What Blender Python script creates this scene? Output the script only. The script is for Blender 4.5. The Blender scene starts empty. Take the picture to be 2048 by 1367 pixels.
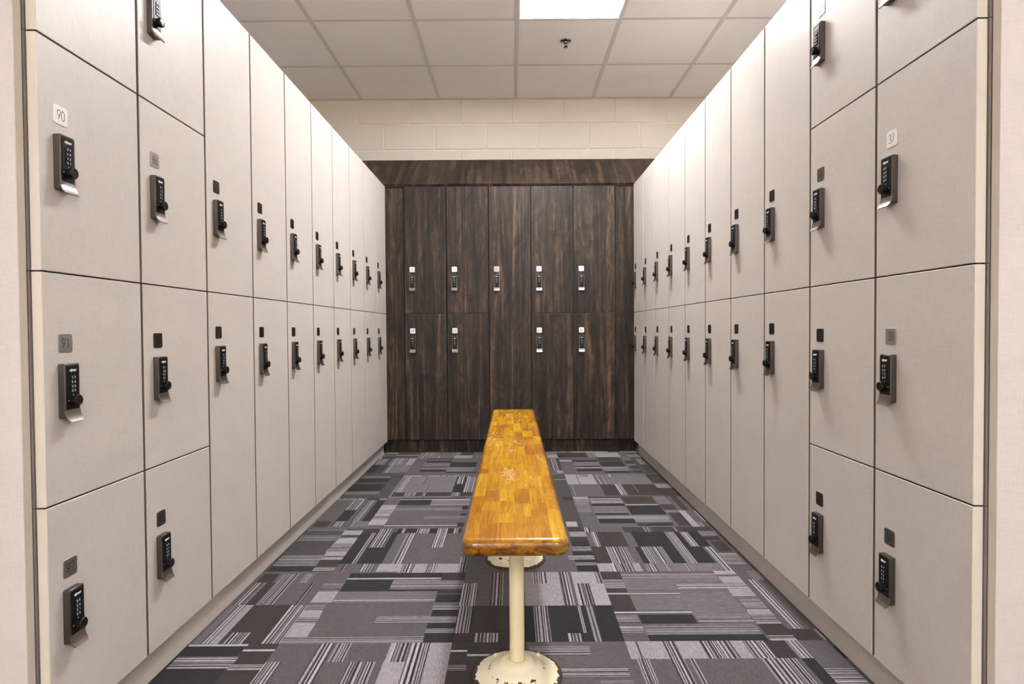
import bpy, bmesh, math, random
from mathutils import Matrix, Vector
SC = bpy.context.scene
COL = SC.collection
R = random.Random(7)

# ------------------------------------------------------------------ camera
CAM_H = 0.8608
def make_camera():
    cd = bpy.data.cameras.new('camera'); cam = bpy.data.objects.new('camera', cd); COL.objects.link(cam)
    cd.sensor_width = 36.0; cd.lens = 1196.87 / 2048 * 36; cd.clip_start = 0.02; cd.clip_end = 50
    p, r = -0.02013, 0.0066
    fwd = Vector((0, math.cos(p), math.sin(p))); up0 = Vector((0, -math.sin(p), math.cos(p))); r0 = Vector((1, 0, 0))
    right = math.cos(r) * r0 - math.sin(r) * up0
    up = math.sin(r) * r0 + math.cos(r) * up0
    m = Matrix((right, up, -fwd)).transposed().to_4x4(); m.translation = (0, 0, CAM_H)
    cam.matrix_world = m
    SC.camera = cam
make_camera()
# ------------------------------------------------------------------ world, exposure, light levels
w = bpy.data.worlds.new('world'); SC.world = w; w.use_nodes = True
w.node_tree.nodes['Background'].inputs[0].default_value = (1.0, 0.96, 0.92, 1)
w.node_tree.nodes['Background'].inputs[1].default_value = 0.05
SC.view_settings.view_transform = 'Standard'; SC.view_settings.look = 'None'
SC.view_settings.gamma = 1.0; SC.view_settings.use_curve_mapping = False
SC.view_settings.exposure = 2.4
LAMP_MAIN = 19.0        # emission of the fixture in view
LAMP_REAR = 23.0        # emission of the fixtures behind the camera
LAMP_COLOR = (0.97, 0.975, 1.0)
SC.cycles.max_bounces = 10; SC.cycles.diffuse_bounces = 7; SC.cycles.glossy_bounces = 4
SC.cycles.sample_clamp_indirect = 8.0; SC.cycles.use_denoising = True

# ------------------------------------------------------------------ layout
P = 0.305                       # locker pitch along the side rows
AL, AR = 0.871, 0.8425          # door planes of the left and right rows
Y0L, Y0R = 1.106, 1.085         # near ends of the rows
ZB, ZT = 0.0885, 1.8575         # door bottom and top
ZM = 0.976; Z1 = 1.4167; Z3 = 0.5333
DEPTH = 0.50
ZC = 2.689; YW = 4.788          # ceiling height, back wall
TILE = 0.6096; XC0 = 0.0425
WL, WR, YN = -2.35, 2.35, -3.2  # side walls and the wall behind the camera

# ------------------------------------------------------------------ helpers
class MB:
    def __init__(s): s.v = []; s.f = []; s.m = []
    def add(s, vs, fs, m=0):
        o = len(s.v); s.v += [tuple(v) for v in vs]; s.f += [tuple(i + o for i in f) for f in fs]; s.m += [m] * len(fs)
    def box(s, x0, x1, y0, y1, z0, z1, m=0):
        s.add([(x0,y0,z0),(x1,y0,z0),(x1,y1,z0),(x0,y1,z0),(x0,y0,z1),(x1,y0,z1),(x1,y1,z1),(x0,y1,z1)],
              [(0,3,2,1),(4,5,6,7),(0,1,5,4),(1,2,6,5),(2,3,7,6),(3,0,4,7)], m)
    def cbox(s, x0, x1, y0, y1, z0, z1, c=0.001, m=0):
        """box with chamfered edges"""
        o = len(s.v); xs=(x0,x1); ys=(y0,y1); zs=(z0,z1)
        bm = bmesh.new()
        bmesh.ops.create_cube(bm, size=1.0)
        for v in bm.verts:
            v.co = Vector((xs[v.co.x > 0], ys[v.co.y > 0], zs[v.co.z > 0]))
        bmesh.ops.bevel(bm, geom=bm.edges[:], offset=c, segments=1, affect='EDGES', profile=0.5)
        bm.verts.index_update()
        vs = [v.co[:] for v in bm.verts]; fs = [tuple(v.index for v in f.verts) for f in bm.faces]; bm.free()
        s.add(vs, fs, m)
    def prism(s, pts, y0, y1, m=0, c=0.0):
        """outline in (x, z) counter-clockwise seen from -y, extruded from y0 (front) to y1 (back); c chamfers the front"""
        n = len(pts); cx = sum(p[0] for p in pts)/n; cz = sum(p[1] for p in pts)/n
        rings = []
        if c > 0:
            w_ = max(p[0] for p in pts) - min(p[0] for p in pts); h_ = max(p[1] for p in pts) - min(p[1] for p in pts)
            rings.append([(cx + (x-cx)*(1-2*c/w_), y0, cz + (z-cz)*(1-2*c/h_)) for x, z in pts])
            rings.append([(x, y0 + c, z) for x, z in pts])
        else:
            rings.append([(x, y0, z) for x, z in pts])
        rings.append([(x, y1, z) for x, z in pts])
        vs = [v for r_ in rings for v in r_]; fs = [tuple(range(n))]
        for k in range(len(rings)-1):
            for i in range(n):
                j = (i+1) % n
                fs.append((k*n+i, (k+1)*n+i, (k+1)*n+j, k*n+j))
        fs.append(tuple(reversed(range((len(rings)-1)*n, len(rings)*n))))
        s.add(vs, fs, m)
    def lathe(s, prof, seg=48, m=0, cap0=False, cap1=False, c=(0,0,0)):
        """profile (r, z) turned about z"""
        n = len(prof); vs = []; fs = []
        for i in range(seg):
            a = 2*math.pi*i/seg
            for r_, z in prof: vs.append((c[0]+r_*math.cos(a), c[1]+r_*math.sin(a), c[2]+z))
        for i in range(seg):
            j = (i+1) % seg
            for k in range(n-1):
                fs.append((i*n+k, j*n+k, j*n+k+1, i*n+k+1))
        if cap0: fs.append(tuple(i*n for i in reversed(range(seg))))
        if cap1: fs.append(tuple(i*n+n-1 for i in range(seg)))
        s.add(vs, fs, m)
    def mesh(s, name, mats, smooth=None):
        me = bpy.data.meshes.new(name); me.from_pydata(s.v, [], s.f)
        for m in (mats if isinstance(mats, (list, tuple)) else [mats]): me.materials.append(m)
        me.polygons.foreach_set('material_index', s.m)
        if smooth is not None:
            me.polygons.foreach_set('use_smooth', [True]*len(s.f))
            me.set_sharp_from_angle(angle=math.radians(smooth))
        me.update()
        return me
def put(name, me, parent=None, loc=(0,0,0), rz=0.0, kind=None):
    o = bpy.data.objects.new(name, me); COL.objects.link(o)
    o.parent = parent; o.location = loc; o.rotation_euler = (0, 0, rz)
    if kind: o['kind'] = kind
    return o
def thing(name, label, cat, loc=(0,0,0), rz=0.0, group=None, me=None):
    o = put(name, me, None, loc, rz); o['label'] = label; o['category'] = cat
    if group: o['group'] = group
    return o
def rrect(w_, h_, r_, seg=4, cx=0, cz=0):
    pts = []
    for qx, qz, a0 in ((1,-1,-90),(1,1,0),(-1,1,90),(-1,-1,180)):
        for k in range(seg+1):
            a = math.radians(a0 + 90*k/seg)
            pts.append((cx + qx*(w_/2-r_) + r_*math.cos(a), cz + qz*(h_/2-r_) + r_*math.sin(a)))
    return pts

# ------------------------------------------------------------------ materials
def mat(name, color=(.8,.8,.8), rough=.5, metal=0.0, coat=0.0, spec=None):
    m = bpy.data.materials.new(name); m.use_nodes = True
    b = m.node_tree.nodes['Principled BSDF']
    b.inputs['Base Color'].default_value = (*color, 1); b.inputs['Roughness'].default_value = rough
    b.inputs['Metallic'].default_value = metal; b.inputs['Coat Weight'].default_value = coat
    if spec is not None: b.inputs['Specular IOR Level'].default_value = spec
    return m
class NT:
    """small wrapper for node trees"""
    def __init__(s, m): s.t = m.node_tree; s.b = s.t.nodes['Principled BSDF']
    def n(s, typ, **kw):
        x = s.t.nodes.new(typ)
        for k, v in kw.items():
            if k.startswith('i_'):
                x.inputs[k[2:].replace('_', ' ')].default_value = v
            else: setattr(x, k, v)
        return x
    def l(s, a, b): s.t.links.new(a, b)
    def coord(s, scale=(1,1,1), rnd=0.0):
        tc = s.n('ShaderNodeTexCoord'); mp = s.n('ShaderNodeMapping'); mp.inputs['Scale'].default_value = scale
        src = tc.outputs['Object']
        if rnd:
            oi = s.n('ShaderNodeObjectInfo'); mu = s.n('ShaderNodeMath', operation='MULTIPLY'); mu.inputs[1].default_value = rnd
            s.l(oi.outputs['Random'], mu.inputs[0])
            va = s.n('ShaderNodeVectorMath', operation='ADD'); s.l(src, va.inputs[0]); s.l(mu.outputs[0], va.inputs[1]); src = va.outputs[0]
        s.l(src, mp.inputs['Vector']); return mp.outputs['Vector']
    def noise(s, vec, scale=1.0, detail=3.0, rough=.5, dist=0.0):
        x = s.n('ShaderNodeTexNoise'); x.inputs['Scale'].default_value = scale; x.inputs['Detail'].default_value = detail
        x.inputs['Roughness'].default_value = rough; x.inputs['Distortion'].default_value = dist
        s.l(vec, x.inputs['Vector']); return x.outputs['Fac']
    def math(s, op, a, b=None, clamp=False):
        x = s.n('ShaderNodeMath', operation=op); x.use_clamp = clamp
        for i, q in enumerate((a, b)):
            if q is None: continue
            if isinstance(q, (int, float)): x.inputs[i].default_value = q
            else: s.l(q, x.inputs[i])
        return x.outputs[0]
    def ramp(s, fac, stops):
        x = s.n('ShaderNodeValToRGB'); e = x.color_ramp.elements
        while len(e) < len(stops): e.new(0.5)
        for q, (p_, c) in zip(e, stops):
            q.position = p_; q.color = (*c, 1) if len(c) == 3 else c
        s.l(fac, x.inputs['Fac']); return x.outputs['Color']
    def mix(s, fac, a, b, blend='MIX'):
        x = s.n('ShaderNodeMix', data_type='RGBA', blend_type=blend)
        for i, q in ((0, fac), (6, a), (7, b)):
            if isinstance(q, (int, float)): x.inputs[i].default_value = q
            elif isinstance(q, tuple): x.inputs[i].default_value = (*q, 1)
            else: s.l(q, x.inputs[i])
        return x.outputs[2]
    def bump(s, h, strength=.2, dist=.001):
        x = s.n('ShaderNodeBump'); x.inputs['Strength'].default_value = strength; x.inputs['Distance'].default_value = dist
        s.l(h, x.inputs['Height']); s.l(x.outputs['Normal'], s.b.inputs['Normal'])

def mat_laminate(name, c, rough=.42):
    m = mat(name, c, rough); t = NT(m)
    h = t.noise(t.coord((40, 40, 820), 9.0), 1, 2, .6)       # horizontal threads
    v = t.noise(t.coord((820, 820, 40), 9.0), 1, 2, .6)      # vertical threads
    big = t.noise(t.coord((9, 9, 9), 9.0), 1, 2, .5)
    a = t.math('ADD', h, v); a = t.math('ADD', t.math('MULTIPLY', a, .42), t.math('MULTIPLY', big, .16))
    lo = tuple(x*.87 for x in c); hi = tuple(min(1, x*1.08) for x in c)
    t.l(t.ramp(a, [(.33, lo), (.50, c), (.68, hi)]), t.b.inputs['Base Color'])
    t.bump(a, .05, .0006)
    return m
LAM = mat_laminate('linen_laminate', (.608, .560, .516))
EDGE = mat('edge_band', (.66, .60, .51), .45)
GAPSHADE = mat('gap_shade_taupe', (.20, .165, .135), .5)  # shade of the door gaps, put into the colour of the inner edges
CARC = mat('carcass_board', (.70, .66, .61), .6)
def mat_walnut(name, k=1.0):
    m = mat(name, (.03,.02,.015), .45, spec=.35); t = NT(m)
    a = t.noise(t.coord((12, 12, .75), 31.0), 1, 4, .62, 1.6)
    b = t.noise(t.coord((75, 75, 1.6), 31.0), 1, 3, .6, .3)
    c = t.noise(t.coord((420, 420, 9.0), 31.0), 1, 2, .5)
    kn = t.noise(t.coord((9, 9, 2.9), 31.0), 1, 5, .68, 3.2)
    s = t.math('ADD', t.math('MULTIPLY', a, .50), t.math('MULTIPLY', b, .20))
    s = t.math('ADD', s, t.math('MULTIPLY', c, .13)); s = t.math('ADD', s, t.math('MULTIPLY', kn, .30))
    f = lambda r_, g, b_: (r_*k, g*k, b_*k)
    t.l(t.ramp(s, [(.43, f(.0055,.0037,.0027)), (.52, f(.0170,.0112,.0078)), (.59, f(.040,.0258,.0170)), (.66, f(.092,.059,.0365)), (.75, f(.21,.138,.084))]), t.b.inputs['Base Color'])
    t.bump(c, .05, .0005)
    return m
WAL = mat_walnut('walnut_laminate')
WALE = mat('walnut_edge', (.085,.058,.040), .4)  # lightened so the edge colour holds the lit chamfer highlight
CARCD = mat('dark_carcass', (.02,.015,.012), .6)
BRONZE = mat('bronze_metal', (.145,.128,.117), .33, .95)
LIPM = mat('lip_metal', (.30,.275,.255), .34, 1.0)
STEEL = mat('brushed_steel', (.62,.60,.58), .28, 1.0)
def _():
    t = NT(STEEL); n = t.noise(t.coord((60, 60, 2500)), 1, 2)
    t.l(t.ramp(n, [(.3, (.20,)*3), (.7, (.36,)*3)]), t.b.inputs['Roughness'])
_()
PLATE = mat('plate_metal', (.24,.225,.215), .34, 1.0); PLATE_SHEEN = mat('plate_sheen_pale', (.46,.44,.42), .36, 1.0); PLATE_DULL = mat('plate_sheen_dark', (.115,.105,.10), .34, 1.0)  # one plate metal in several tones, reflections painted into the colour
BLACK = mat('black_plastic', (.005,.005,.006), .36, spec=.25)
KNOB = mat('knob_plastic', (.006,.006,.007), .38, spec=.3)
INK = mat('engraved_black', (.012,.011,.011), .5)
WHITE = mat('white_print', (.82,.82,.80), .5)
PLINTH = mat_laminate('plinth_laminate', (.55,.50,.45), .5)
def mat_ceiling():
    m = mat('ceiling_board', (.84,.80,.76), .9); t = NT(m)
    n = t.noise(t.coord((260,260,260), 5.0), 1, 3, .6); b = t.noise(t.coord((2.2,2.2,2.2), 5.0), 1, 2)
    sm = t.noise(t.coord((9,26,9), 5.0), 1, 5, .75, 1.5)
    c = t.mix(b, (.86,.815,.775), (.91,.87,.835))
    c = t.mix(t.math('MULTIPLY', t.ramp(sm, [(.70,(0,0,0)),(.82,(1,1,1))]), .25), c, (.42,.38,.34))
    t.l(c, t.b.inputs['Base Color']); t.bump(n, .12, .001)
    return m
CEILB = mat_ceiling()
GRID = mat('grid_paint', (.66,.61,.565), .5)
def mat_block():
    m = mat('block_paint', (.74,.67,.57), .55); t = NT(m)
    n = t.noise(t.coord((160,160,160), 3.0), 1, 4, .6); pits = t.noise(t.coord((75,75,75), 3.0), 1, 2, .5)
    h = t.math('ADD', t.math('MULTIPLY', n, .5), t.ramp(pits, [(.27,(0,0,0)),(.33,(1,1,1))]))
    t.l(t.mix(t.noise(t.coord((5,5,5), 3.0), 1, 2), (.70,.635,.54), (.78,.71,.61)), t.b.inputs['Base Color'])
    t.bump(h, .22, .0018)
    return m
BLOCK = mat_block()
MORTAR = mat('mortar_paint', (.84,.78,.68), .6)
WALLP = mat('wall_paint', (.82,.77,.71), .7)
def mat_carpet():
    m = mat('carpet_pile', (.2,.2,.2), .95, spec=.15); t = NT(m)
    at = t.n('ShaderNodeVertexColor'); at.layer_name = 'Col'
    rib = t.noise(t.coord((560, 55, 1), 3.0), 1, 2, .6); spk = t.noise(t.coord((700,700,1), 3.0), 1, 1)
    k = t.math('ADD', t.math('MULTIPLY', rib, .85), t.math('MULTIPLY', spk, .65))
    k = t.math('ADD', t.math('MULTIPLY', t.math('SUBTRACT', k, .75), 1.7), 1.0)
    vm = t.n('ShaderNodeVectorMath', operation='SCALE'); t.l(at.outputs['Color'], vm.inputs[0]); t.l(k, vm.inputs['Scale'])
    t.l(vm.outputs[0], t.b.inputs['Base Color']); t.bump(rib, .5, .002)
    t.b.inputs['Sheen Weight'].default_value = .08
    return m
CARPET_M = mat_carpet()
FLOORM = mat('floor_screed', (.03,.03,.03), .9)
def mat_bench():
    m = mat('varnished_maple', (.6,.3,.03), .3, coat=.18); t = NT(m); t.b.inputs['Coat Roughness'].default_value = .16
    oi = t.n('ShaderNodeObjectInfo')
    g1 = t.noise(t.coord((70, 3.2, 70), 17.0), 1, 4, .6, .8); g2 = t.noise(t.coord((300, 14, 300), 17.0), 1, 3, .6)
    cl = t.noise(t.coord((14, 6, 14), 3.0), 1, 4, .65, .6)
    base = t.ramp(oi.outputs['Random'], [(.0,(.52,.215,.003)),(.28,(.67,.315,.004)),(.6,(.76,.395,.006)),(.85,(.85,.49,.020)),(1.,(.58,.245,.003))])
    g = t.math('ADD', t.math('MULTIPLY', g1, .6), t.math('MULTIPLY', g2, .4))
    c = t.mix(t.ramp(g, [(.36,(1,1,1)),(.60,(0,0,0))]), base, (.30,.085,.002))
    c = t.mix(.75, base, c)
    c = t.mix(t.math('MULTIPLY', t.ramp(cl, [(.52,(0,0,0)),(.72,(1,1,1))]), .55), c, (.36,.125,.006))
    # pale scuffs where the varnish is worn through, on the upper face only
    tc = t.n('ShaderNodeTexCoord'); sx = t.n('ShaderNodeSeparateXYZ'); t.l(tc.outputs['Object'], sx.inputs[0])
    sc1 = t.noise(t.coord((44, 15, 5)), 1, 6, .72, 1.2); sc2 = t.noise(t.coord((150, 34, 5)), 1, 5, .75, 2.5); zone = t.noise(t.coord((8, 2.6, 1)), 1, 2, .5)
    s = t.math('ADD', t.math('MULTIPLY', sc1, .5), t.math('MULTIPLY', sc2, .5)); s = t.math('ADD', s, t.math('MULTIPLY', t.math('SUBTRACT', zone, .5), .40))
    top = t.math('GREATER_THAN', sx.outputs['Z'], .3885)
    msk = t.math('MULTIPLY', t.ramp(s, [(.60,(0,0,0)),(.68,(1,1,1))]), top)
    c = t.mix(t.math('MULTIPLY', msk, .66), c, (.80,.66,.46))
    # dark handled grime and painted-in shading round the rim below the top face
    rim = t.ramp(sx.outputs['Z'], [(.380,(1,1,1)),(.396,(.70,.70,.70)),(.4003,(0,0,0))])
    gr = t.noise(t.coord((26, 26, 60)), 1, 5, .7, .8)
    rimk = t.math('MULTIPLY', rim, t.ramp(gr, [(.34,(.35,.35,.35)),(.58,(1,1,1))]))
    c = t.mix(t.math('MULTIPLY', rimk, .9), c, (.055,.017,.004))
    t.l(c, t.b.inputs['Base Color'])
    t.l(t.mix(msk, (.25,.25,.25), (.5,.5,.5)), t.b.inputs['Roughness'])
    t.bump(t.math('ADD', g, t.math('MULTIPLY', s, .6)), .06, .0008)
    return m
BENCHM = mat_bench()
def mat_cream(name, rim):
    m = mat(name, (.78,.69,.47), .32, coat=.2); t = NT(m)
    tc = t.n('ShaderNodeTexCoord'); sx = t.n('ShaderNodeSeparateXYZ'); t.l(tc.outputs['Object'], sx.inputs[0])
    n = t.noise(t.coord((60,60,60), 4.0), 1, 5, .65, .5); n2 = t.noise(t.coord((190,190,110), 4.0), 1, 2, .5); sb = t.noise(t.coord((11,11,11), 4.0), 1, 3)
    if rim:
        r2 = t.math('SQRT', t.math('ADD', t.math('POWER', sx.outputs['X'], 2.0), t.math('POWER', sx.outputs['Y'], 2.0)))
        e = t.math('ADD', r2, t.math('MULTIPLY', t.math('SUBTRACT', n, .5), .026))
        msk = t.math('GREATER_THAN', e, .1028)
        # chips at the foot of the raised dome
        d = t.math('ABSOLUTE', t.math('SUBTRACT', r2, .0690)); dd = t.math('LESS_THAN', d, t.math('MULTIPLY', t.math('SUBTRACT', n, .55), .05))
        msk = t.math('MAXIMUM', msk, dd); msk = t.math('MAXIMUM', msk, t.math('GREATER_THAN', n2, .80))
    else:
        msk = t.math('GREATER_THAN', n2, .795)
    c = t.mix(sb, (.80,.715,.50), (.87,.80,.60))
    if not rim: c = t.mix(sb, (.76,.655,.40), (.83,.74,.49))
    t.l(t.mix(msk, c, t.mix(n, (.018,.009,.006), (.085,.036,.017))), t.b.inputs['Base Color'])
    t.l(t.mix(msk, (.32,.32,.32), (.8,.8,.8)), t.b.inputs['Roughness'])
    t.bump(t.math('SUBTRACT', 1.0, msk), .35, .0012)
    return m
FLANGE = mat_cream('chipped_cream_flange', True)
POSTM = mat_cream('cream_post', False)
CHROME = mat('chrome', (.26,.255,.25), .14, 1.0)
def emit(name, k, color=LAMP_COLOR):
    m = mat(name, (.9,.9,.9), .5); b = m.node_tree.nodes['Principled BSDF']
    b.inputs['Emission Color'].default_value = (*color, 1); b.inputs['Emission Strength'].default_value = k
    return m
LENS = emit('lit_lens', LAMP_MAIN); LENSR = emit('lit_lens_rear', LAMP_REAR)
REFL = mat('white_reflector', (.88,.87,.85), .45)

# ------------------------------------------------------------------ setting: floor
# every entry: kind, u0,u1,v0,v1 in thousandths of a tile; kinds D dark, B brown, M mid, m dim, G pale grey, L light, S strong stripes, s faint stripes, l one light line
CARPET = {
 (-1, 0): "s0,140,692,827 L0,141,520,689 S0,119,396,522 L0,126,323,397 S0,130,229,325 L0,133,70,230 D147,831,903,1000 l147,833,886,916 D147,498,682,887 D489,831,677,729 S488,1000,722,874 B830,1000,866,1000 G141,828,566,687 S140,829,511,578 S492,1000,233,322 B832,1000,642,721 D834,1000,509,628 S829,1000,411,511 D833,1000,319,407 D826,1000,170,230 S825,1000,111,172 D825,1000,0,113 S0,828,0,74",
 (-1, -1): "S237,322,599,1000 S334,419,804,1000 S459,608,596,804 L644,763,595,802 L649,673,801,1000 S669,756,800,1000 S771,878,593,1000 L879,1000,592,1000 S0,83,602,809",
 (-2, 0): "B501,618,839,1000 S511,595,492,845 B583,673,491,844 S649,761,490,1000 S797,873,835,1000 S909,938,487,835 G490,534,0,493 S540,597,0,493 L595,663,0,492 B640,908,0,491 S655,777,0,132 S893,1000,0,488",
 (-2, -1): "D373,890,604,1000 B812,1000,603,1000 l481,823,973,1000 S487,828,743,865 l820,1000,919,939 S820,1000,719,788",
 (0, 0): "L435,692,450,1000 S0,104,458,812 S201,283,456,1000 L784,1000,447,1000 S500,612,799,1000 S697,763,449,1000 S959,1000,794,1000 S799,897,448,796 B0,324,0,459 S0,102,107,459 S128,271,0,107 D322,1000,0,455 S485,578,0,453 S775,792,99,449 S823,871,0,449 S679,753,0,97",
 (0, -1): "B0,426,559,1000 l0,94,901,916 l96,239,856,872 S0,101,705,766 S442,786,855,951 S608,965,638,732 S799,974,582,610",
 (1, 0): "G145,845,321,900 B0,148,853,1000 S0,144,709,855 B0,142,641,711 l0,495,611,643 B0,145,371,613 l0,494,340,368 S0,136,219,318 S0,142,94,173 S149,843,890,968 S508,1000,694,793 s146,835,631,683 D145,487,208,323 S501,842,196,318 S147,827,67,205 D147,835,0,75 L845,1000,936,1000 L850,1000,786,899 L844,1000,571,696 S858,1000,370,573 L848,1000,312,372 S849,1000,188,314 B846,1000,57,190 S849,1000,0,58",
 (1, -1): "L0,780,813,1000 S58,75,821,1000 S423,604,815,1000 S678,797,813,1000 B802,920,812,1000 S31,98,581,821 S316,344,578,818 S216,289,579,1000 S711,902,573,814 D929,1000,572,811 S930,1000,811,1000",
 (2, 0): "m131,162,132,839 G86,175,839,1000 S45,105,133,841 B0,149,0,129 S159,196,0,127",
 (2, -1): "D166,353,807,935 S0,164,570,710",
 (-2, 1): "m313,1000,37,1000 L832,1000,841,958 L833,1000,640,767 S828,1000,502,643 S815,1000,430,505 L829,1000,348,433 S832,1000,258,339 B826,1000,119,250 S831,1000,47,121 s488,842,958,1000 s490,840,695,850 S498,833,153,368 D503,837,40,137",
 (-1, 1): "B0,294,887,1000 D0,332,183,892 S91,139,186,890 S152,274,529,1000 D311,891,868,1000 S490,603,873,1000 S350,387,876,1000 S406,496,174,876 S668,764,521,1000 S817,872,868,1000 S49,78,32,181 S195,285,29,179 L321,495,26,177 S492,617,0,174 L605,701,0,173 S693,778,0,171 L772,940,0,170 S939,1000,0,310",
 (0, 1): "B850,1000,890,1000 S858,1000,751,893 B849,1000,645,754 D848,1000,518,647 S845,1000,421,521 D838,1000,328,412 S794,1000,238,319 D838,1000,183,240 S836,1000,130,186 D838,1000,0,122",
 (1, 1): "B349,1000,858,1000 S0,48,875,1000 S533,603,871,1000 S813,832,867,1000 B48,321,508,875 S48,89,512,875 D401,1000,497,869 S830,907,498,861 B0,294,157,513 S125,195,159,511 S205,294,157,510 D366,922,148,507 S415,592,153,506 S692,790,150,864 L0,326,0,158 G359,949,0,152 S115,278,0,156 S367,446,0,152 S524,550,0,149 S673,698,0,147 S934,1000,0,498",
 (2, 1): "B0,144,884,1000 S0,149,758,872 B0,139,651,747 B26,141,383,627 S0,148,112,369",
 (-2, 2): "S468,794,936,1000 B785,933,933,1000 S918,1000,920,1000 D664,782,221,581 S666,768,579,931 S815,897,219,928 D915,1000,217,926 B498,637,62,226 S667,792,60,223 S826,904,58,220 G879,1000,56,219",
 (-1, 2): "L0,155,565,744 S0,157,458,568 L0,148,370,461 S0,150,275,358 L0,159,105,273 D158,850,948,1000 l156,897,919,963 D162,506,734,928 S495,901,726,928 S161,847,558,628 s502,897,284,363 D841,902,581,694 D843,899,370,445 D837,899,39,160 l159,837,61,105",
 (0, 2): "D894,1000,882,1000 L851,953,25,168",
 (1, 2): "L0,163,938,1000 S0,162,817,941 s0,140,464,820 B162,513,948,1000 S175,507,759,955 D163,508,660,749 s165,500,427,651 D161,490,353,419 B519,851,742,1000 l514,852,669,716 D514,858,361,670 S166,854,246,360 D165,507,110,254 S512,851,136,239 D508,841,35,115 G867,1000,715,1000 B869,1000,514,702 G860,1000,432,511 B882,1000,32,420",
 (2, 2): "B50,117,506,1000 L0,65,0,492 S122,167,143,490 S76,124,0,131",
 (-2, 3): "s495,863,877,1000 D496,860,689,869 D493,861,416,593 B841,1000,907,1000 D463,860,265,578 s482,865,151,274",
 (-1, 3): "L0,815,933,1000 G0,692,0,953 S213,306,945,1000 S422,637,937,1000 S682,815,933,1000 S51,100,231,951 S247,316,589,947 S356,378,0,588 D672,812,137,926 S697,776,578,925 S790,942,107,923 B25,907,62,223 S150,287,75,220 S358,399,73,216 S680,785,64,209",
 (0, 3): "m786,939,0,1000 l852,1000,735,778",
 (1, 3): "G473,1000,511,1000 L0,345,526,1000 S139,146,530,1000 S181,303,875,1000 S379,457,523,1000 S533,570,869,1000 B366,1000,45,510 S31,46,48,518 S542,614,61,527 S748,759,170,695",
 (-2, 4): "S495,622,611,1000 L680,789,606,973 S683,882,604,1000 L903,1000,592,1000 D476,598,155,606 B605,676,153,603 S707,781,150,600 G781,1000,145,598 S902,937,250,595",
 (-1, 4): "G0,138,938,1000 B151,523,928,1000 D173,516,711,828 G153,522,474,700 D159,500,427,475 D162,508,190,339 D514,868,457,733 S165,858,321,436 G495,850,182,311 D509,897,115,179",
 (0, 4): "G857,1000,939,1000 B866,1000,234,943 S885,954,235,943 L918,1000,76,225",
 (1, 4): "L0,171,730,842 D180,524,707,816 G188,517,473,708 D177,508,413,470 S175,859,318,414 D182,505,154,313 G534,854,156,315 D524,854,72,165 B539,859,754,1000 D535,850,412,720 G887,1000,770,1000 B889,1000,581,761 G881,1000,471,572 B896,1000,284,463 B878,1000,68,193",
 (2, 4): "S66,148,537,892 B62,145,65,519",
}

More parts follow.
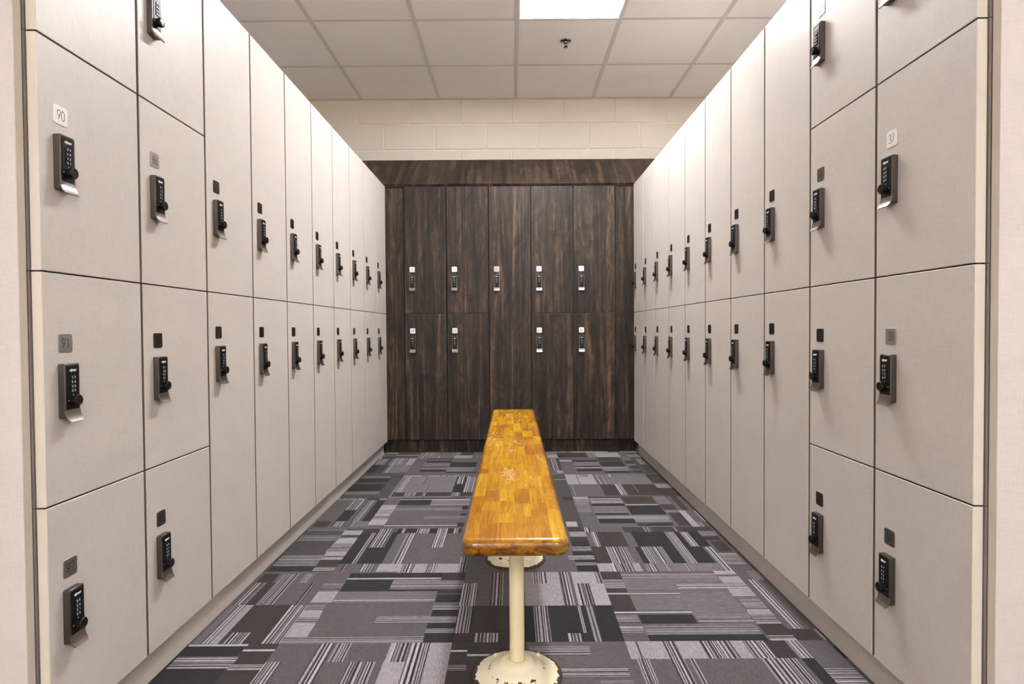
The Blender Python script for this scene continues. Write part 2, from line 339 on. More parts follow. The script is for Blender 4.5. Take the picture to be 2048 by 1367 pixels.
XF0, YF0, CT = -0.1705, 1.6349, 0.47645
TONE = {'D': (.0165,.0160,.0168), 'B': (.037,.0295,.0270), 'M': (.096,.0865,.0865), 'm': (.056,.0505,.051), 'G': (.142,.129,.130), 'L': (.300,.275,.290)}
LINE = {'l': (.40,.37,.385)}
def tile_mesh(spec, horizontal, rnd, base):
    """spec rects in world tile coordinates; the mesh is built with its stripes along local y and turned for horizontal tiles"""
    rects = [(0,1,0,1,TONE[base])]
    for e in spec:
        k = e[0]; a = [int(q)/1000 for q in e[1:].split(',')]
        u0,u1,v0,v1 = a if not horizontal else (a[2],a[3],a[0],a[1])      # local: u across the stripes, v along
        if k in TONE:
            j = rnd.uniform(.92, 1.08); rects.append((u0,u1,v0,v1,tuple(q*j for q in TONE[k])))
        elif k == 'l':
            c = (u0+u1)/2; rects.append((max(0,c-.020),min(1,c+.020),v0,v1,TONE['D'])); rects.append((max(0,c-.011),min(1,c+.011),v0,v1,LINE['l']))
        else:
            x = u0; i = rnd.randint(0,1)
            lo, hi = ((.022,.021,.022), (.40,.36,.375)) if k == 'S' else ((.065,.059,.060), (.19,.172,.176))
            while x < u1 - .002:
                wd = rnd.choice((.006,.008,.010,.014)) if i % 2 == 0 else rnd.choice((.006,.008,.011,.015))
                j = rnd.uniform(.55, 1.1) if i % 2 else rnd.uniform(.8, 2.6)
                q = hi if i % 2 else lo
                rects.append((x, min(u1, x+wd), v0, v1, tuple(min(.55, z*j) for z in q))); x += wd; i += 1
    us = sorted({r_[0] for r_ in rects} | {r_[1] for r_ in rects}); vs = sorted({r_[2] for r_ in rects} | {r_[3] for r_ in rects})
    us = [q for i, q in enumerate(us) if i == 0 or q - us[i-1] > 1e-4]; vs = [q for i, q in enumerate(vs) if i == 0 or q - vs[i-1] > 1e-4]
    us[-1] = 1.0; vs[-1] = 1.0
    g = .00015; size = CT - 2*g; h = 0.006
    mb = MB(); cols = []
    for b in range(len(vs)-1):
        vm = (vs[b]+vs[b+1])/2; run = None
        act = [r_ for r_ in rects if r_[2] <= vm <= r_[3]]
        for a in range(len(us)-1):
            um = (us[a]+us[a+1])/2; c = None
            for r_ in reversed(act):
                if r_[0] <= um <= r_[1]: c = r_[4]; break
            if run and run[2] == c: run[1] = us[a+1]
            else:
                if run: mb_quad(mb, cols, run, vs[b], vs[b+1], size)
                run = [us[a], us[a+1], c]
        mb_quad(mb, cols, run, vs[b], vs[b+1], size)
    s2 = size/2
    for x0,y0,x1,y1 in ((-s2,-s2,s2,-s2),(s2,-s2,s2,s2),(s2,s2,-s2,s2),(-s2,s2,-s2,-s2)):
        mb.add([(x0,y0,-h),(x1,y1,-h),(x1,y1,0),(x0,y0,0)], [(0,1,2,3)]); cols.append(TONE['D'])
    mb.add([(-s2,-s2,-h),(s2,-s2,-h),(s2,s2,-h),(-s2,s2,-h)], [(3,2,1,0)]); cols.append(TONE['D'])
    me = mb.mesh('carpet_tile', CARPET_M)
    ca = me.color_attributes.new('Col', 'FLOAT_COLOR', 'CORNER')
    data = []
    for p_ in me.polygons:
        for _i in range(p_.loop_total): data += [*cols[p_.index], 1.0]
    ca.data.foreach_set('color', data)
    return me
def mb_quad(mb, cols, run, v0, v1, size):
    x0,x1,y0,y1 = [(q-.5)*size for q in (run[0],run[1],v0,v1)]
    mb.add([(x0,y0,0),(x1,y0,0),(x1,y1,0),(x0,y1,0)], [(0,1,2,3)]); cols.append(run[2])
def random_spec(rnd):
    out = []; u = 0
    cuts = [0, rnd.choice((150,180,330)), rnd.choice((440,500,640)), 1000]
    for v0, v1 in zip(cuts, cuts[1:]):
        u = 0
        while u < 980:
            wd = rnd.choice((60,90,120,180,260,340)); k = rnd.choice('DBMGLSSSsm')
            if k in 'Ss': wd = min(wd, 170)
            out.append((k, u, min(1000,u+wd), v0, v1)); u += wd
    return out
mb = MB(); mb.box(WL-.1, WR+.1, YN-.1, YW+.12, -.12, -.0062)
FLOOR = put('floor', mb.mesh('floor', FLOORM), kind='structure')
rnd = random.Random(21)
spare = []
for q in range(8):
    sp = random_spec(rnd)
    spare.append(tile_mesh(['%s%d,%d,%d,%d' % e for e in sp], False, rnd, rnd.choice('MmG')))
for i in range(-5, 6):
    for j in range(-11, 7):
        if abs(i) > 3 and j > -1: continue
        x0 = XF0 + i*CT; y0 = YF0 + j*CT
        if x0 > WR or x0 + CT < WL or y0 + CT > YW + .02: continue
        hor = (i + j) % 2 != 0
        if (i, j) in CARPET:
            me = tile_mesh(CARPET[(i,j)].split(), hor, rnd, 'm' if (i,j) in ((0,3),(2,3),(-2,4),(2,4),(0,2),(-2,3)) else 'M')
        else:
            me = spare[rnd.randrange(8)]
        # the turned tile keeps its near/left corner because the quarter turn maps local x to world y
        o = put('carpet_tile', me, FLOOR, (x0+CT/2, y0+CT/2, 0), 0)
        if hor:
            o.matrix_local = Matrix.Translation((x0+CT/2, y0+CT/2, 0)) @ Matrix.Rotation(math.radians(90), 4, 'Z') if (i,j) not in CARPET else Matrix.Translation((x0+CT/2, y0+CT/2, 0)) @ Matrix(((0,1,0,0),(1,0,0,0),(0,0,1,0),(0,0,0,1)))

# ------------------------------------------------------------------ setting: walls
def wall(name, x0,x1,y0,y1,z0,z1, m):
    mb = MB(); mb.box(x0,x1,y0,y1,z0,z1); return put(name, mb.mesh(name, m), kind='structure')
ZS = ZC + .22
WB = wall('wall_back', WL-.1, WR+.1, YW+.004, YW+.12, -.006, ZS, MORTAR)
wall('wall_left', WL-.1, WL, YN, YW+.004, -.006, ZS, WALLP)
wall('wall_right', WR, WR+.1, YN, YW+.004, -.006, ZS, WALLP)
wall('wall_front', WL-.1, WR+.1, YN-.1, YN, -.006, ZS, WALLP)
bw, bh, jt = .4064, .2032, .0095
blocks = {}
def block_me(wd, hh):
    k = (round(wd,3), round(hh,3))
    if k not in blocks:
        mb = MB(); mb.cbox(-wd/2, wd/2, -.0030, .009, -hh/2, hh/2, .0035); blocks[k] = mb.mesh('block', BLOCK, 40)
    return blocks[k]
z = 2.2935 - bh
row = 0
while z < ZC:
    z1 = min(z + bh, ZC + .02)
    x = -.5996 - bw*5 + (0 if row % 2 else bw/2)
    while x < WR:
        a, b = max(x, WL+.002), min(x + bw, WR-.002)
        if b - a > .03:
            put('block', block_me(b-a-jt, z1-z-jt), WB, ((a+b)/2, YW, (z+z1)/2))
        x += bw
    z += bh; row += 1

# ------------------------------------------------------------------ setting: suspended ceiling
mb = MB(); mb.box(WL-.1, WR+.1, YN-.1, YW+.12, ZS, ZS+.1)
CEIL = put('ceiling', mb.mesh('ceiling', WALLP), kind='structure')
FIX = {(0,2),(0,3)}            # cells (column, row from the back wall) taken by the fixture in view
REARFIX = [(-2,11),(1,10)]
taken = set(FIX)
for (ci, cj) in REARFIX: taken |= {(ci,cj),(ci,cj+1)}
tiles = {}
def ctile(wd, ln):
    k = (round(wd,3), round(ln,3))
    if k not in tiles:
        mb = MB(); mb.cbox(-wd/2, wd/2, -ln/2, ln/2, 0, .015, .0015); tiles[k] = mb.mesh('ceiling_tile', CEILB)
    return tiles[k]
gb = .0115                     # half width of the grid flange
ncol = range(-4, 4); nrow = range(0, 14)
for i in ncol:
    x0 = max(XC0 + i*TILE, WL); x1 = min(XC0 + (i+1)*TILE, WR)
    if x1 - x0 < .05: continue
    for j in nrow:
        y1 = YW - j*TILE; y0 = max(y1 - TILE, YN)
        if y1 - y0 < .05 or (i, j) in taken: continue
        o = put('ceiling_tile', ctile(x1-x0-.006, y1-y0-.006), CEIL, ((x0+x1)/2, (y0+y1)/2, ZC + .0022 + R.uniform(0,.0012)))
def runner(x0,x1,y0,y1):
    mb = MB(); mb.box(x0,x1,y0,y1, ZC-.0005, ZC+.0015); xm, ym = (x0+x1)/2, (y0+y1)/2
    if x1-x0 > y1-y0: mb.box(x0,x1,ym-.0015,ym+.0015, ZC+.0015, ZC+.035)
    else: mb.box(xm-.0015,xm+.0015,y0,y1, ZC+.0015, ZC+.035)
    put('grid_runner', mb.mesh('grid_runner', GRID), CEIL)
for i in range(-3, 4):
    x = XC0 + i*TILE
    runner(x-gb, x+gb, YN, YW-.022)
for j in range(1, 14):
    y = YW - j*TILE
    if y < YN: break
    for i in ncol:
        x0 = max(XC0 + i*TILE, WL)+gb; x1 = min(XC0 + (i+1)*TILE, WR)-gb
        if x1 - x0 < .05 or ((i,j) in taken and (i,j-1) in taken): continue
        runner(x0, x1, y-gb*.8, y+gb*.8)
mb = MB(); mb.box(WL, WR, YW-.022, YW, ZC-.0012, ZC+.0012); mb.box(WL, WR, YW-.0015, YW, ZC, ZC+.03)
put('wall_angle', mb.mesh('wall_angle', GRID), CEIL)

# ------------------------------------------------------------------ ceiling lights
def ceiling_light(i, j, label, lens):
    x0 = XC0 + i*TILE; y1 = YW - j*TILE; y0 = y1 - 2*TILE
    xm, ym = (x0+x1_(x0))/2, (y0+y1)/2
    t = thing('ceiling_light', label, 'light', (xm, ym, ZC), 0, 'recessed ceiling lights')
    W2, L2 = TILE/2 - .006, TILE - .006
    mb = MB(); wd = .012
    mb.box(-W2,W2,-L2,-L2+wd,.0017,.012); mb.box(-W2,W2,L2-wd,L2,.0017,.012); mb.box(-W2,-W2+wd,-L2+wd,L2-wd,.0017,.012); mb.box(W2-wd,W2,-L2+wd,L2-wd,.0017,.012)
    put('frame', mb.mesh('light_frame', REFL), t)
    for s in (-1, 1):                                   # curved side reflectors rising towards the lamp
        pr = []
        for k in range(11):
            u = k/10; pr.append((s*(W2-.004 - u*(W2-.004-.060)), .004 + .082*math.sin(u*math.pi/2)))
        mb = MB(); n = len(pr)
        vs = [(x,-L2+.004,z) for x,z in pr] + [(x,L2-.004,z) for x,z in pr] + [(x,-L2+.004,z+.002) for x,z in pr] + [(x,L2-.004,z+.002) for x,z in pr]
        fs = []
        for k in range(n-1):
            fs += [(k,k+1,n+k+1,n+k),(2*n+k,3*n+k,3*n+k+1,2*n+k+1)]
        mb.add(vs, fs); put('reflector', mb.mesh('reflector', REFL, 60), t)
    for s in (-1, 1):                                   # sloped end plates
        mb = MB(); n = 13; lo = []; hi = []
        for k in range(n):
            u = -1 + 2*k/(n-1); lo.append((u*W2, s*(L2-.004), .003)); hi.append((u*W2, s*(L2-.004-.035*(1-abs(u))), .004+.082*math.sin((1-abs(u))*math.pi/2)))
        mb.add(lo+hi, [(k,k+1,n+k+1,n+k) for k in range(n-1)]); put('end_plate', mb.mesh('end_plate', REFL, 60), t)
    # half-round lens with rounded ends
    rl = .070; Ln = L2 - .02; mb = MB(); prof = []
    ns = 14; rows = []
    ys = [(-Ln + rl*.7*(1-math.cos(a)), math.sin(a)) for a in [math.pi/2*k/5 for k in range(1,6)]]
    rows = ys + [(-y,k) for y,k in reversed(ys)]
    vs = []
    for y,k in rows:
        for q in range(ns+1):
            a = math.pi*q/ns; vs.append((rl*k*math.cos(a), y, .082 - .072*k*math.sin(a)))
    fs = [(r_*(ns+1)+q, r_*(ns+1)+q+1, (r_+1)*(ns+1)+q+1, (r_+1)*(ns+1)+q) for r_ in range(len(rows)-1) for q in range(ns)]
    mb.add(vs, fs); me = mb.mesh('lens', lens, 60)
    bm = bmesh.new(); bm.from_mesh(me); bmesh.ops.recalc_face_normals(bm, faces=bm.faces[:])
    if sum(f.normal.z*f.calc_area() for f in bm.faces) > 0: bmesh.ops.reverse_faces(bm, faces=bm.faces[:])
    bm.to_mesh(me); bm.free(); put('lens', me, t)
    mb = MB(); mb.box(-W2,W2,-L2,L2,.0885,.092); put('housing', mb.mesh('light_housing', REFL), t)
def x1_(x0): return x0 + TILE
ceiling_light(0, 2, 'white recessed ceiling light with a glowing lens, in front of the sprinkler', LENS)
for (ci, cj) in REARFIX:
    ceiling_light(ci, cj, 'white recessed ceiling light behind the camera, on the side of the %s row' % ('left' if ci < 0 else 'right'), LENSR)
# sprinkler
t = thing('fire_sprinkler', 'small chrome fire sprinkler hanging from the ceiling tile behind the light', 'sprinkler', (.353, 3.835, ZC))
mb = MB(); mb.lathe([(.0005,-.004),(.018,-.006),(.030,-.005),(.0355,-.001),(.036,.0022)], 40, cap0=True)
put('escutcheon', mb.mesh('escutcheon', CHROME, 50), t)
mb = MB(); mb.lathe([(.0001,-.016),(.010,-.016),(.013,-.013),(.013,-.004)], 24)
put('body', mb.mesh('sprinkler_body', CHROME, 50), t)
mb = MB()
for s in (-1,1):
    mb.cbox(s*.0075-.0015, s*.0075+.0015, -.002, .002, -.032, -.014, .0005)
mb.lathe([(.0001,-.036),(.005,-.036),(.0095,-.032),(.0095,-.030),(.0001,-.0295)], 20)
put('yoke', mb.mesh('sprinkler_yoke', CHROME, 40), t)
mb = MB(); mb.lathe([(.0001,-.0395),(.0135,-.0395),(.015,-.0385),(.0135,-.0375),(.0001,-.0365)], 24)
put('deflector', mb.mesh('sprinkler_deflector', CHROME, 40), t)

# ------------------------------------------------------------------ lettering
def arc(cx, cz, rx, rz, a0, a1, n=14):
    return [(cx + rx*math.cos(math.radians(a0+(a1-a0)*k/n)), cz + rz*math.sin(math.radians(a0+(a1-a0)*k/n))) for k in range(n+1)]
GL = {  # stroke digits in a 0.52 x 1 cell
 '0': [arc(.26,.5,.24,.5,90,450,22)], '1': [[(.14,.84),(.32,1.0),(.32,0)]],
 '2': [arc(.26,.74,.23,.26,165,-35,12) + [(.03,0),(.50,0)]],
 '3': [arc(.24,.76,.21,.24,150,-90,12) + arc(.24,.26,.25,.26,90,-150,14)],
 '4': [[(.40,0),(.40,1),(.02,.27),(.52,.27)]],
 '5': [[(.46,1),(.12,1),(.07,.56)] + arc(.25,.32,.24,.32,125,-145,14)],
 '6': [[(.40,1),(.07,.45)], arc(.26,.29,.235,.29,0,360,20)],
 '7': [[(.02,1),(.50,1),(.16,0)]],
 '8': [arc(.26,.76,.20,.24,0,360,18), arc(.26,.26,.24,.26,0,360,18)],
 '9': [[(.12,0),(.45,.55)], arc(.26,.71,.235,.29,0,360,20)],
}
def strokes(mb, text, h, cx, cz, y, wd, aspect=1.0, adv=.70, thick=.0003):
    tot = (len(text)-1)*adv*h*aspect + .52*h*aspect; x0 = cx - tot/2
    for ch in text:
        for ln in GL[ch]:
            pts = [(x0 + p_[0]*h*aspect, cz - h/2 + p_[1]*h) for p_ in ln]
            closed = math.dist(pts[0], pts[-1]) < 1e-6; n = len(pts); ls = []; rs = []
            for k in range(n):
                a = pts[k-1] if k > 0 else (pts[-2] if closed else pts[0]); b = pts[k+1] if k < n-1 else (pts[1] if closed else pts[-1])
                dx, dz = b[0]-a[0], b[1]-a[1]; L_ = math.hypot(dx,dz) or 1; nx, nz = -dz/L_*wd/2, dx/L_*wd/2
                ls.append((pts[k][0]+nx, y, pts[k][1]+nz)); rs.append((pts[k][0]-nx, y, pts[k][1]-nz))
            mb.add(ls+rs, [(k, n+k, n+k+1, k+1) for k in range(n-1)])
        x0 += adv*h*aspect
def text_mesh(s, size, m, bold=0.0, depth=.0002):
    cu = bpy.data.curves.new('lettering', 'FONT'); cu.body = s; cu.size = size; cu.align_x = 'CENTER'; cu.align_y = 'CENTER'; cu.offset = bold*size; cu.extrude = depth; cu.resolution_u = 3
    o = bpy.data.objects.new('lettering', cu); COL.objects.link(o)
    me = bpy.data.meshes.new_from_object(o.evaluated_get(bpy.context.evaluated_depsgraph_get()))
    bpy.data.objects.remove(o); bpy.data.curves.remove(cu)
    me.transform(Matrix.Rotation(math.radians(90), 4, 'X'))
    me.materials.clear(); me.materials.append(m); return me

# ------------------------------------------------------------------ lock and plate (front faces -y, origin on the door face)
LOGO = text_mesh('ojmar', .0078, WHITE, .035)
def mk(f, name, mats, smooth=None):
    mb = MB(); f(mb); return mb.mesh(name, mats, smooth)
LW, LH = .040, .112
ME_FRAME = mk(lambda b: b.prism(rrect(LW, .106, .0035, 3, 0, .003), -.013, 0, c=.0012), 'lock', BRONZE, 35)
ME_FACE = mk(lambda b: b.prism(rrect(LW-.0095, .085, .0018, 2, 0, .0100), -.0142, -.0125, c=.0004), 'face_plate', BLACK, 35)
WZ = (.029, .020, .0117, .0034)
def _wheels(b):
    for z in WZ: b.cbox(-.0075, .0075, -.0156, -.0138, z-.0034, z+.0034, .0007)
ME_WHEELS = mk(_wheels, 'number_wheels', KNOB, 35)
def _marks(b):
    b.add([(-.0014,-.0144,-.0056),(.0014,-.0144,-.0056),(0,-.0144,-.0028)], [(0,1,2)])
    b.add([(-.0135,-.0144,-.0168),(-.0113,-.0144,-.0168),(-.0113,-.0144,-.0146),(-.0135,-.0144,-.0146)], [(0,1,2,3)])
    b.add([(.0113,-.0144,-.0168),(.0135,-.0144,-.0168),(.0135,-.0144,-.0146),(.0113,-.0144,-.0146)], [(0,1,2,3)])
ME_MARKS = mk(_marks, 'white_marks', WHITE)
def _knob(b):
    b2 = MB(); pr = [(.0092,0),(.0092,.004),(.0104,.0046),(.0110,.006),(.0110,.0110),(.0100,.0123),(.0088,.0125),(.0080,.0117),(.0001,.0117)]
    b2.lathe(pr, 28)
    vs = [(x, -.0140 - z, -.0157 + y) for x, y, z in b2.v]; b.add(vs, b2.f)
    b.cbox(-.0008, .0008, -.0262, -.0256, -.0157-.0055, -.0157+.0055, .0002)
ME_KNOB = mk(_knob, 'knob', KNOB, 35)
def _core(b):
    b2 = MB(); b2.lathe([(.0076,0),(.0076,.0012),(.0070,.0016),(.0001,.0016)], 24)
    b.add([(x, -.0257 - z, -.0157 + y) for x, y, z in b2.v], b2.f)
ME_CORE = mk(_core, 'key_core', STEEL, 35)
def _lip(b):
    pr = [(-.0132,-.0336),(-.0138,-.0395),(-.0152,-.0450),(-.0178,-.0505),(-.0220,-.0560)]
    n = len(pr); th = .0022; vs = []
    for sx in (-LW/2, LW/2):
        for k, (y, z) in enumerate(pr):
            a = pr[max(0,k-1)]; c = pr[min(n-1,k+1)]; dy, dz = c[0]-a[0], c[1]-a[1]; L_ = math.hypot(dy,dz)
            ny, nz = -dz/L_, dy/L_
            ins = .003 if k == n-1 else 0
            vs.append((sx - math.copysign(ins,sx), y, z)); vs.append((sx - math.copysign(ins,sx), y+ny*th, z+nz*th))
    o = 2*n; fs = []
    for k in range(n-1):
        a, a2, c, c2 = 2*k, 2*k+1, 2*k+2, 2*k+3
        fs += [(a, c, o+c, o+a), (a2, o+a2, o+c2, c2), (a, a2, c2, c), (o+a, o+c, o+c2, o+a2)]
    fs += [(0, o, o+1, 1), (2*n-2, 2*n-1, o+2*n-1, o+2*n-2)]
    b.add(vs, fs)
ME_LIP = mk(_lip, 'pull_lip', LIPM, 30)
ME_PLATE = mk(lambda b: b.prism(rrect(.036, .036, .005, 4), -.0014, 0, c=.0003), 'number_plate', PLATE, 35)
_pl = lambda b: b.prism(rrect(.036, .036, .005, 4), -.0014, 0, c=.0003)
ME_PLATE_SHEEN = mk(_pl, 'number_plate', PLATE_SHEEN, 35); ME_PLATE_DULL = mk(_pl, 'number_plate', PLATE_DULL, 35)
PLATE_GLARE = mat('plate_glare_white', (.84,.83,.81), .35)  # bright reflection on the metal plates, painted as a white base colour
ME_PLATE_GLARE = mk(lambda b: b.prism(rrect(.036, .036, .005, 4), -.0014, 0, c=.0003), 'number_plate', PLATE_GLARE, 35)
dcache = {}
def wheel_digits(rows):
    if rows not in dcache:
        mb = MB()
        for z, s in zip(WZ, rows):
            for ch, x in zip(s, (-.0034, .0034)): strokes(mb, ch, .0040, x, z, -.01575, .0008, .9)
        dcache[rows] = mb.mesh('wheel_digits', WHITE)
    return dcache[rows]
def plate_digits(n):
    mb = MB(); strokes(mb, str(n), .0185, 0, 0, -.0016, .0014, .88, .66); return mb.mesh('number', INK)
ROWSETS = [('01','12','01','01'),('00','00','11','00'),('34','45','12','34'),('09','09','12','09'),('67','01','23','01'),('01','01','01','90')]
SEEN_ROWS = {90: ('34','45','12','34'), 86: ('01','12','01','01'), 91: ('22','00','00','00'), 87: ('01','00','01','01'), 92: ('00','00','01','00'),
             88: ('00','01','00','00'), 37: ('09','09','09','09'), 38: ('09','09','12','09'), 39: ('09','09','90','09'), 41: ('00','00','00','00')}

# ------------------------------------------------------------------ lockers
cc = {}
def carcass_me(wd, h, dp, m):
    k = ('c', round(wd,4), round(h,4), dp, m.name)
    if k not in cc:
        mb = MB(); a, t_, f0 = .0006, .016, .0192
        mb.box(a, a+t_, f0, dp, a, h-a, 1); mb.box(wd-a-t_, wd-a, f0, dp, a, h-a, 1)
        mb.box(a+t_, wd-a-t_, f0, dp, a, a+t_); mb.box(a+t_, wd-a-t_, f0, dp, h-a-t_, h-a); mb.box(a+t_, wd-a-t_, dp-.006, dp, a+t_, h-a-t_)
        cc[k] = mb.mesh('carcass', [m, CARCD if m is CARCD else GAPSHADE])  # beige carcass sides get the painted gap shade too
    return cc[k]
def door_me(wd, h, mats, gx, gz):
    k = ('d', round(wd,4), round(h,4), mats[0].name, gx, gz, len(mats) > 3 and mats[3])
    if k not in cc:
        mb = MB(); x0,x1,z0,z1 = gx, wd-gx, gz, h-gz; c = .0013
        # the face and back in laminate, the four edges toned, beige inner ones with painted gap shade
        i = lambda x,y,z: (x,y,z)
        fr = [(x0+c,0,z0+c),(x1-c,0,z0+c),(x1-c,0,z1-c),(x0+c,0,z1-c)]
        md = [(x0,c,z0),(x1,c,z0),(x1,c,z1),(x0,c,z1)]; bk = [(x0,.018,z0),(x1,.018,z0),(x1,.018,z1),(x0,.018,z1)]
        mb.add(fr+md+bk, [(0,1,2,3),(11,10,9,8)], 0)
        for a in (0,4):                                   # a = 0 the rounded corners, a = 4 the edges: bottom, right, top, left
            for q in range(4):
                exposed = len(mats) > 3 and (q, mats[3]) in ((3,'left'), (1,'right'))
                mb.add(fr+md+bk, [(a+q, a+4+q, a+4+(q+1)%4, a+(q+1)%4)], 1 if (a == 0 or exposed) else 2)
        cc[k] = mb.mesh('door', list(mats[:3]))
    return cc[k]
def locker(name, label, group, origin, rz, wd, h, number, lockz, wood=False, gx=.0044, gz=.0015, dp=DEPTH, silver=False, lx=.060, first=None, plate=None):
    t = thing(name, label, 'locker', origin, rz, group)
    mats = (WAL, WALE, WALE) if wood else ((LAM, EDGE, GAPSHADE) if not first else (LAM, EDGE, GAPSHADE, first))
    put('carcass', carcass_me(wd, h, dp, CARCD if wood else CARC), t)
    put('door', door_me(wd, h, mats, gx, gz), t)
    pl = put('number_plate', plate or ME_PLATE_GLARE, t, (lx, 0, lockz + .0955))
    if number is not None: put('number', plate_digits(number), pl)
    lk = put('lock', ME_FRAME, t, (lx, 0, lockz))
    put('face_plate', ME_FACE, lk)
    put('logo', LOGO, lk, (0, -.01435, .0432))
    put('number_wheels', ME_WHEELS, lk)
    put('wheel_digits', wheel_digits(SEEN_ROWS.get(number, ROWSETS[(number or 60) % 6])), lk)
    put('white_marks', ME_MARKS, lk)
    kn = put('knob', ME_KNOB, lk)
    if silver: put('key_core', ME_CORE, lk)['label'] = 'silver key cylinder in the knob'
    put('pull_lip', ME_LIP, lk)
    return t
ORD = ['first','second','third','fourth','fifth','sixth','seventh','eighth','ninth','tenth']
READ = {90,91,92,86,87,88,83,37,38,39,40,41,42,43}
QT = ['top','second','third','bottom']; DT = ['upper','lower']
def row(side):
    for k in range(10):
        if k < 2:
            tiers = [(Z1,ZT),(ZM,Z1),(Z3,ZM),(ZB,Z3)]
            nums = [(89,90,91,92),(85,86,87,88)][k] if side == 'left' else [(36,37,38,39),(40,41,42,43)][k]
            offs = (.212,.209,.212,.218) if side == 'left' else (.209,.206,.212,.207)
        else:
            tiers = [(ZM,ZT),(ZB,ZM)]
            a = 83 - 2*(k-2) if side == 'left' else 44 + 2*(k-2)
            nums = (a, a+1); offs = (.216, .675)
        for q, ((za,zb), n, of) in enumerate(zip(tiers, nums, offs)):
            tw = (QT[q] + ' of four tiers') if k < 2 else DT[q] + ' tier'
            lab = 'beige locker%s, %s, %s column from the entrance, %s row' % (' numbered %d' % n if n in READ else '', tw, ORD[k], side)
            if side == 'left': org, rz = (-AL, Y0L + k*P, za), math.radians(90)
            else: org, rz = (AR, Y0R + (k+1)*P, za), math.radians(-90)
            locker('locker', lab, 'beige lockers in the %s row' % side, org, rz, P, zb-za, n, of, silver=(n == 85), first=side if k == 0 else None,
                   plate=ME_PLATE_GLARE if n in (90,37,40) else ME_PLATE_SHEEN if n in (86,91,92,38) else ME_PLATE if n in (88,41,39) else ME_PLATE_DULL)  # plate tone picked by the reflection it imitates
row('left'); row('right')
# end panels at the aisle entrance
for side in ('left','right'):
    mb = MB(); s = -1 if side == 'left' else 1
    xe = -.8930 if side == 'left' else .8655; xo = s*1.385; y1 = (Y0L if side == 'left' else Y0R) - .0012; y0 = y1 - .019
    mb.cbox(min(xe,xo), max(xe,xo), y0, y1, 0.0005, ZT + .012, .0008)
    me = mb.mesh('end_panel', [LAM, EDGE])
    for p_ in me.polygons:
        if abs(p_.normal.x) > .9: p_.material_index = 1
    thing('end_panel', 'tall beige panel closing the near end of the %s locker row' % side, 'panel', (0,0,0), 0, 'locker end panels', me)
# toe kicks under the side rows
def plinth(name, pieces, mats):
    e = put(name, None, kind='structure')
    for (x0,x1,y0,y1,z1) in pieces:
        mb = MB(); mb.cbox(x0,x1,y0,y1,.0004,z1,.0006); put('plinth_board', mb.mesh('plinth_board', mats), e)
plinth('baseboard_left', [(-.914,-.898,Y0L,1.8445,ZB-.001),(-.914,-.898,1.8455,Y0L+10*P-.001,ZB-.001)], PLINTH)
plinth('baseboard_right', [(.8705,.8865,Y0R,2.95,ZB-.001),(.8705,.8865,2.951,Y0R+10*P-.001,ZB-.001)], PLINTH)
# dark wood run across the end of the aisle
YD = 4.170; WP = .294; WX0 = -.7470
ZWM = .979; ZW0 = .0955; ZW1 = 1.8575
WDP = .46
wl = [((67,'upper'),(68,'lower')),((65,'upper'),(66,'lower')),((64,None),),((62,'upper'),(63,'lower')),((None,'upper'),(61,'lower'))]
for k, colm in enumerate(wl):
    for n, tier in colm:
        z0, z1 = {'upper': (ZWM,ZW1), 'lower': (ZW0,ZWM), None: (ZW0,ZW1)}[tier]
        if tier is None: lab = 'full height dark walnut locker numbered 64, middle of the end wall'
        elif n is None: lab = 'dark walnut locker with a blank plate in painted white glare, above locker 61'
        else: lab = 'dark walnut locker numbered %d, %s tier, %s column of the end wall' % (n, tier, ORD[k])
        locker('locker', lab, 'walnut lockers on the end wall', (WX0 + k*WP, YD, z0), 0, WP, z1-z0, n, (1.189 if tier != 'lower' else .763) - z0, wood=True, gx=.0042, gz=.0012, dp=WDP, lx=.056, plate=ME_PLATE_SHEEN if n == 64 else ME_PLATE_GLARE)
for nm, xa, xb, yf, lab in (('left', -AL-.03, WX0-.0012, YD+.016, 'narrow recessed dark walnut filler panel where the end wall meets the left row'), ('right', WX0+5*WP+.0012, AR+.03, YD+.004, 'narrow dark walnut filler panel where the end wall meets the right row')):
    mb = MB(); mb.cbox(xa, xb, yf, yf+.02, ZW0, ZW1-.006, .0008)
    thing('filler_panel', lab, 'panel', (0,0,0), 0, 'walnut filler panels', mb.mesh('filler_panel', WAL))
mb = MB(); mb.cbox(-.897, .870, 4.215, 4.233, .0004, ZW0-.002, .0008)
put('baseboard_back', mb.mesh('baseboard_back', WAL), kind='structure')
# sloping top over the walnut lockers
T0 = (YD + .004, 1.8600); T1 = (4.53, 2.1245)
L_ = math.hypot(T1[0]-T0[0], T1[1]-T0[1]); ang = math.atan2(T1[1]-T0[1], T1[0]-T0[0])
t = thing('sloping_top', 'sloping dark walnut top above the end wall lockers', 'panel', (0, T0[0], T0[1]))
xs = [-1.30, -.7405, 1.28]
for a, b in zip(xs, xs[1:]):
    mb = MB(); mb.cbox(a+.0007, b-.0007, -.018, 0, 0, L_, .0006)       # grain runs up the slope
    o = put('board', mb.mesh('board', WAL), t); o.rotation_euler = (math.pi/2 - (math.pi - ang) + math.pi/2 - math.pi/2 + 0, 0, 0)
    o.matrix_local = Matrix(((1,0,0,0),(0,math.sin(ang)*-1,math.cos(ang),0),(0,math.cos(ang),math.sin(ang),0),(0,0,0,1))) @ Matrix.Scale(-1, 4, (0,1,0)) if False else Matrix.Rotation(-(math.pi/2-ang), 4, 'X')
mb = MB(); mb.cbox(-1.30, 1.28, T1[0]-T0[0]-.005, YW-T0[0]-.008, T1[1]-T0[1]-.018, T1[1]-T0[1]-.0005, .0006)
put('top_board', mb.mesh('top_board', WAL), t)
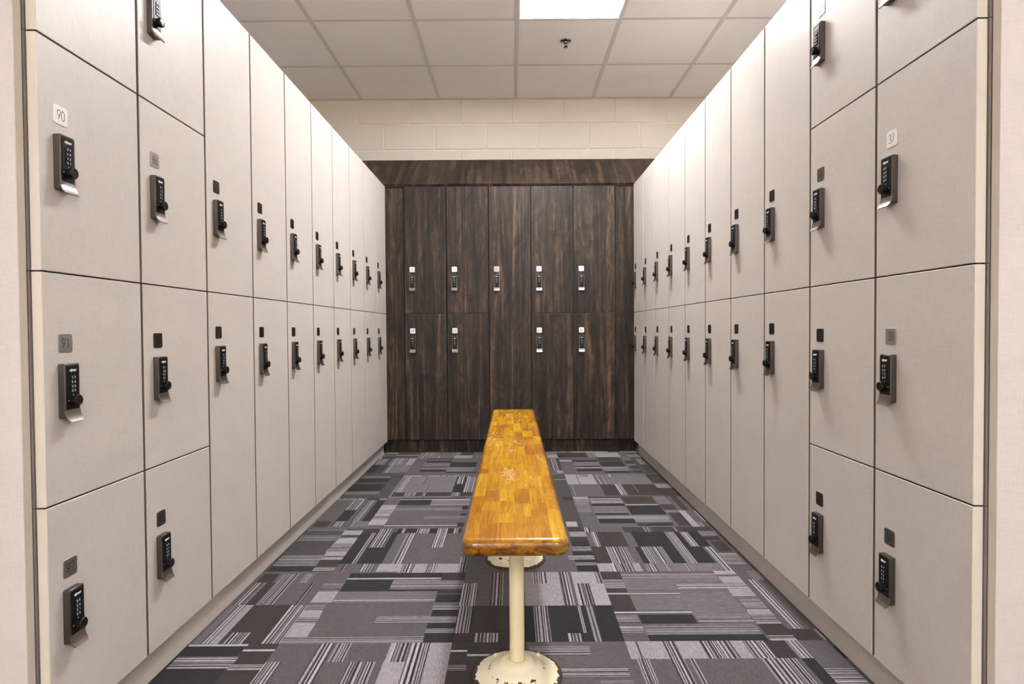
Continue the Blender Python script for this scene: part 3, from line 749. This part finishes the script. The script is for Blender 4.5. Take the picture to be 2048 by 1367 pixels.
mb = MB(); mb.box(-1.30, 1.28, .04, .45, -.0016, .004); put('support_rail', mb.mesh('support_rail', CARCD), t)

# ------------------------------------------------------------------ bench
BX, BW, BY0, BY1, BZ, BT = .0045, .241, 1.302, 3.475, .4005, .040
bench = thing('bench', 'amber butcher block changing room bench on cream steel posts, centre of the aisle', 'bench', (BX, 0, 0))
def slab():
    bm = bmesh.new(); rc = .030; r_ = .0165; zs = []
    for k in range(7): a = -math.pi/2 + math.pi/2*k/6; zs.append((r_*(1-math.cos(a)), BZ-BT+r_ + r_*math.sin(a)))
    for k in range(7): a = math.pi/2*k/6; zs.append((r_*(1-math.cos(a)), BZ-r_ + r_*math.sin(a)))
    hw, y0, y1 = BW/2, BY0, BY1; rings = []
    for ins, z_ in zs:
        rg = []
        for qx, yy, qy, a0 in ((1,y0,-1,-90),(1,y1,1,0),(-1,y1,1,90),(-1,y0,-1,180)):
            for k in range(8):
                a = math.radians(a0 + 90*k/7); rr = rc - ins
                rg.append(bm.verts.new((qx*(hw-rc) + rr*math.cos(a), yy - qy*rc + rr*math.sin(a), z_)))
        rings.append(rg)
    n = len(rings[0])
    for a, b in zip(rings, rings[1:]):
        for k in range(n): bm.faces.new((a[k], a[(k+1)%n], b[(k+1)%n], b[k]))
    bm.faces.new(rings[-1]); bm.faces.new(list(reversed(rings[0])))
    return bm
SL = slab(); rb = random.Random(5)
edges = [-.13, -.0825, -.0415, 0.0005, .041, .0822, .13]
for s in range(6):
    cuts = [BY0-.1]; y = BY0 + rb.uniform(.10, .26)
    while y < BY1 - .07: cuts.append(y); y += rb.choice((.07,.11,.15,.20,.26))
    cuts.append(BY1+.1); g = .00004
    for a, b in zip(cuts, cuts[1:]):
        bm = SL.copy()
        for co, no in (((edges[s]+g,0,0),(-1,0,0)), ((edges[s+1]-g,0,0),(1,0,0)), ((0,a+g,0),(0,-1,0)), ((0,b-g,0),(0,1,0))):
            bmesh.ops.bisect_plane(bm, geom=bm.verts[:]+bm.edges[:]+bm.faces[:], plane_co=co, plane_no=no, clear_outer=True)
            be = [e for e in bm.edges if e.is_boundary]
            if be: bmesh.ops.holes_fill(bm, edges=be)
        me = bpy.data.meshes.new('stave'); bm.to_mesh(me); bm.free(); me.materials.append(BENCHM)
        me.polygons.foreach_set('use_smooth', [True]*len(me.polygons)); me.set_sharp_from_angle(angle=math.radians(35))
        put('stave', me, bench)
SL.free()
ME_POST = mk(lambda b: b.lathe([(.0185,.040),(.0185,.3545)], 36, cap0=True, cap1=True), 'post', POSTM, 40)
FP = [(.112,.0004),(.1125,.003),(.110,.0058),(.100,.0085),(.088,.0112),(.074,.0150),(.0695,.0172),(.0665,.0215),(.062,.0255),(.055,.0285),(.047,.0310),(.044,.0335),(.0415,.0375),(.037,.0405),(.030,.0425),(.0225,.0432),(.0195,.0425),(.0190,.041)]
ME_FLANGE = mk(lambda b: b.lathe(FP, 72, cap0=True, cap1=True), 'floor_flange', FLANGE, 60)
ME_BOLT = mk(lambda b: b.lathe([(.0066,0),(.0066,.002),(.0055,.0040),(.0032,.0048),(.0028,.0036),(.0001,.0036)], 18), 'bolt', POSTM, 50)
ME_TOPP = mk(lambda b: (b.cbox(-.045,.045,-.075,.075,.3545,.3603,.0008), b.lathe([(.030,.3545),(.026,.348),(.0187,.343)], 32)), 'top_bracket', POSTM, 35)
for y in (1.477, 2.232, 3.295):
    put('post', ME_POST, bench, (.003, y, 0)); f = put('floor_flange', ME_FLANGE, bench, (.003, y, 0), R.uniform(0,6) if y > 2 else 0.7)
    for a in (52, 128, 232, 308):
        a_ = math.radians(a) - f.rotation_euler.z
        put('bolt', ME_BOLT, f, (.090*math.cos(a_), .090*math.sin(a_), .0105))
    put('top_bracket', ME_TOPP, bench, (.003, y, 0))
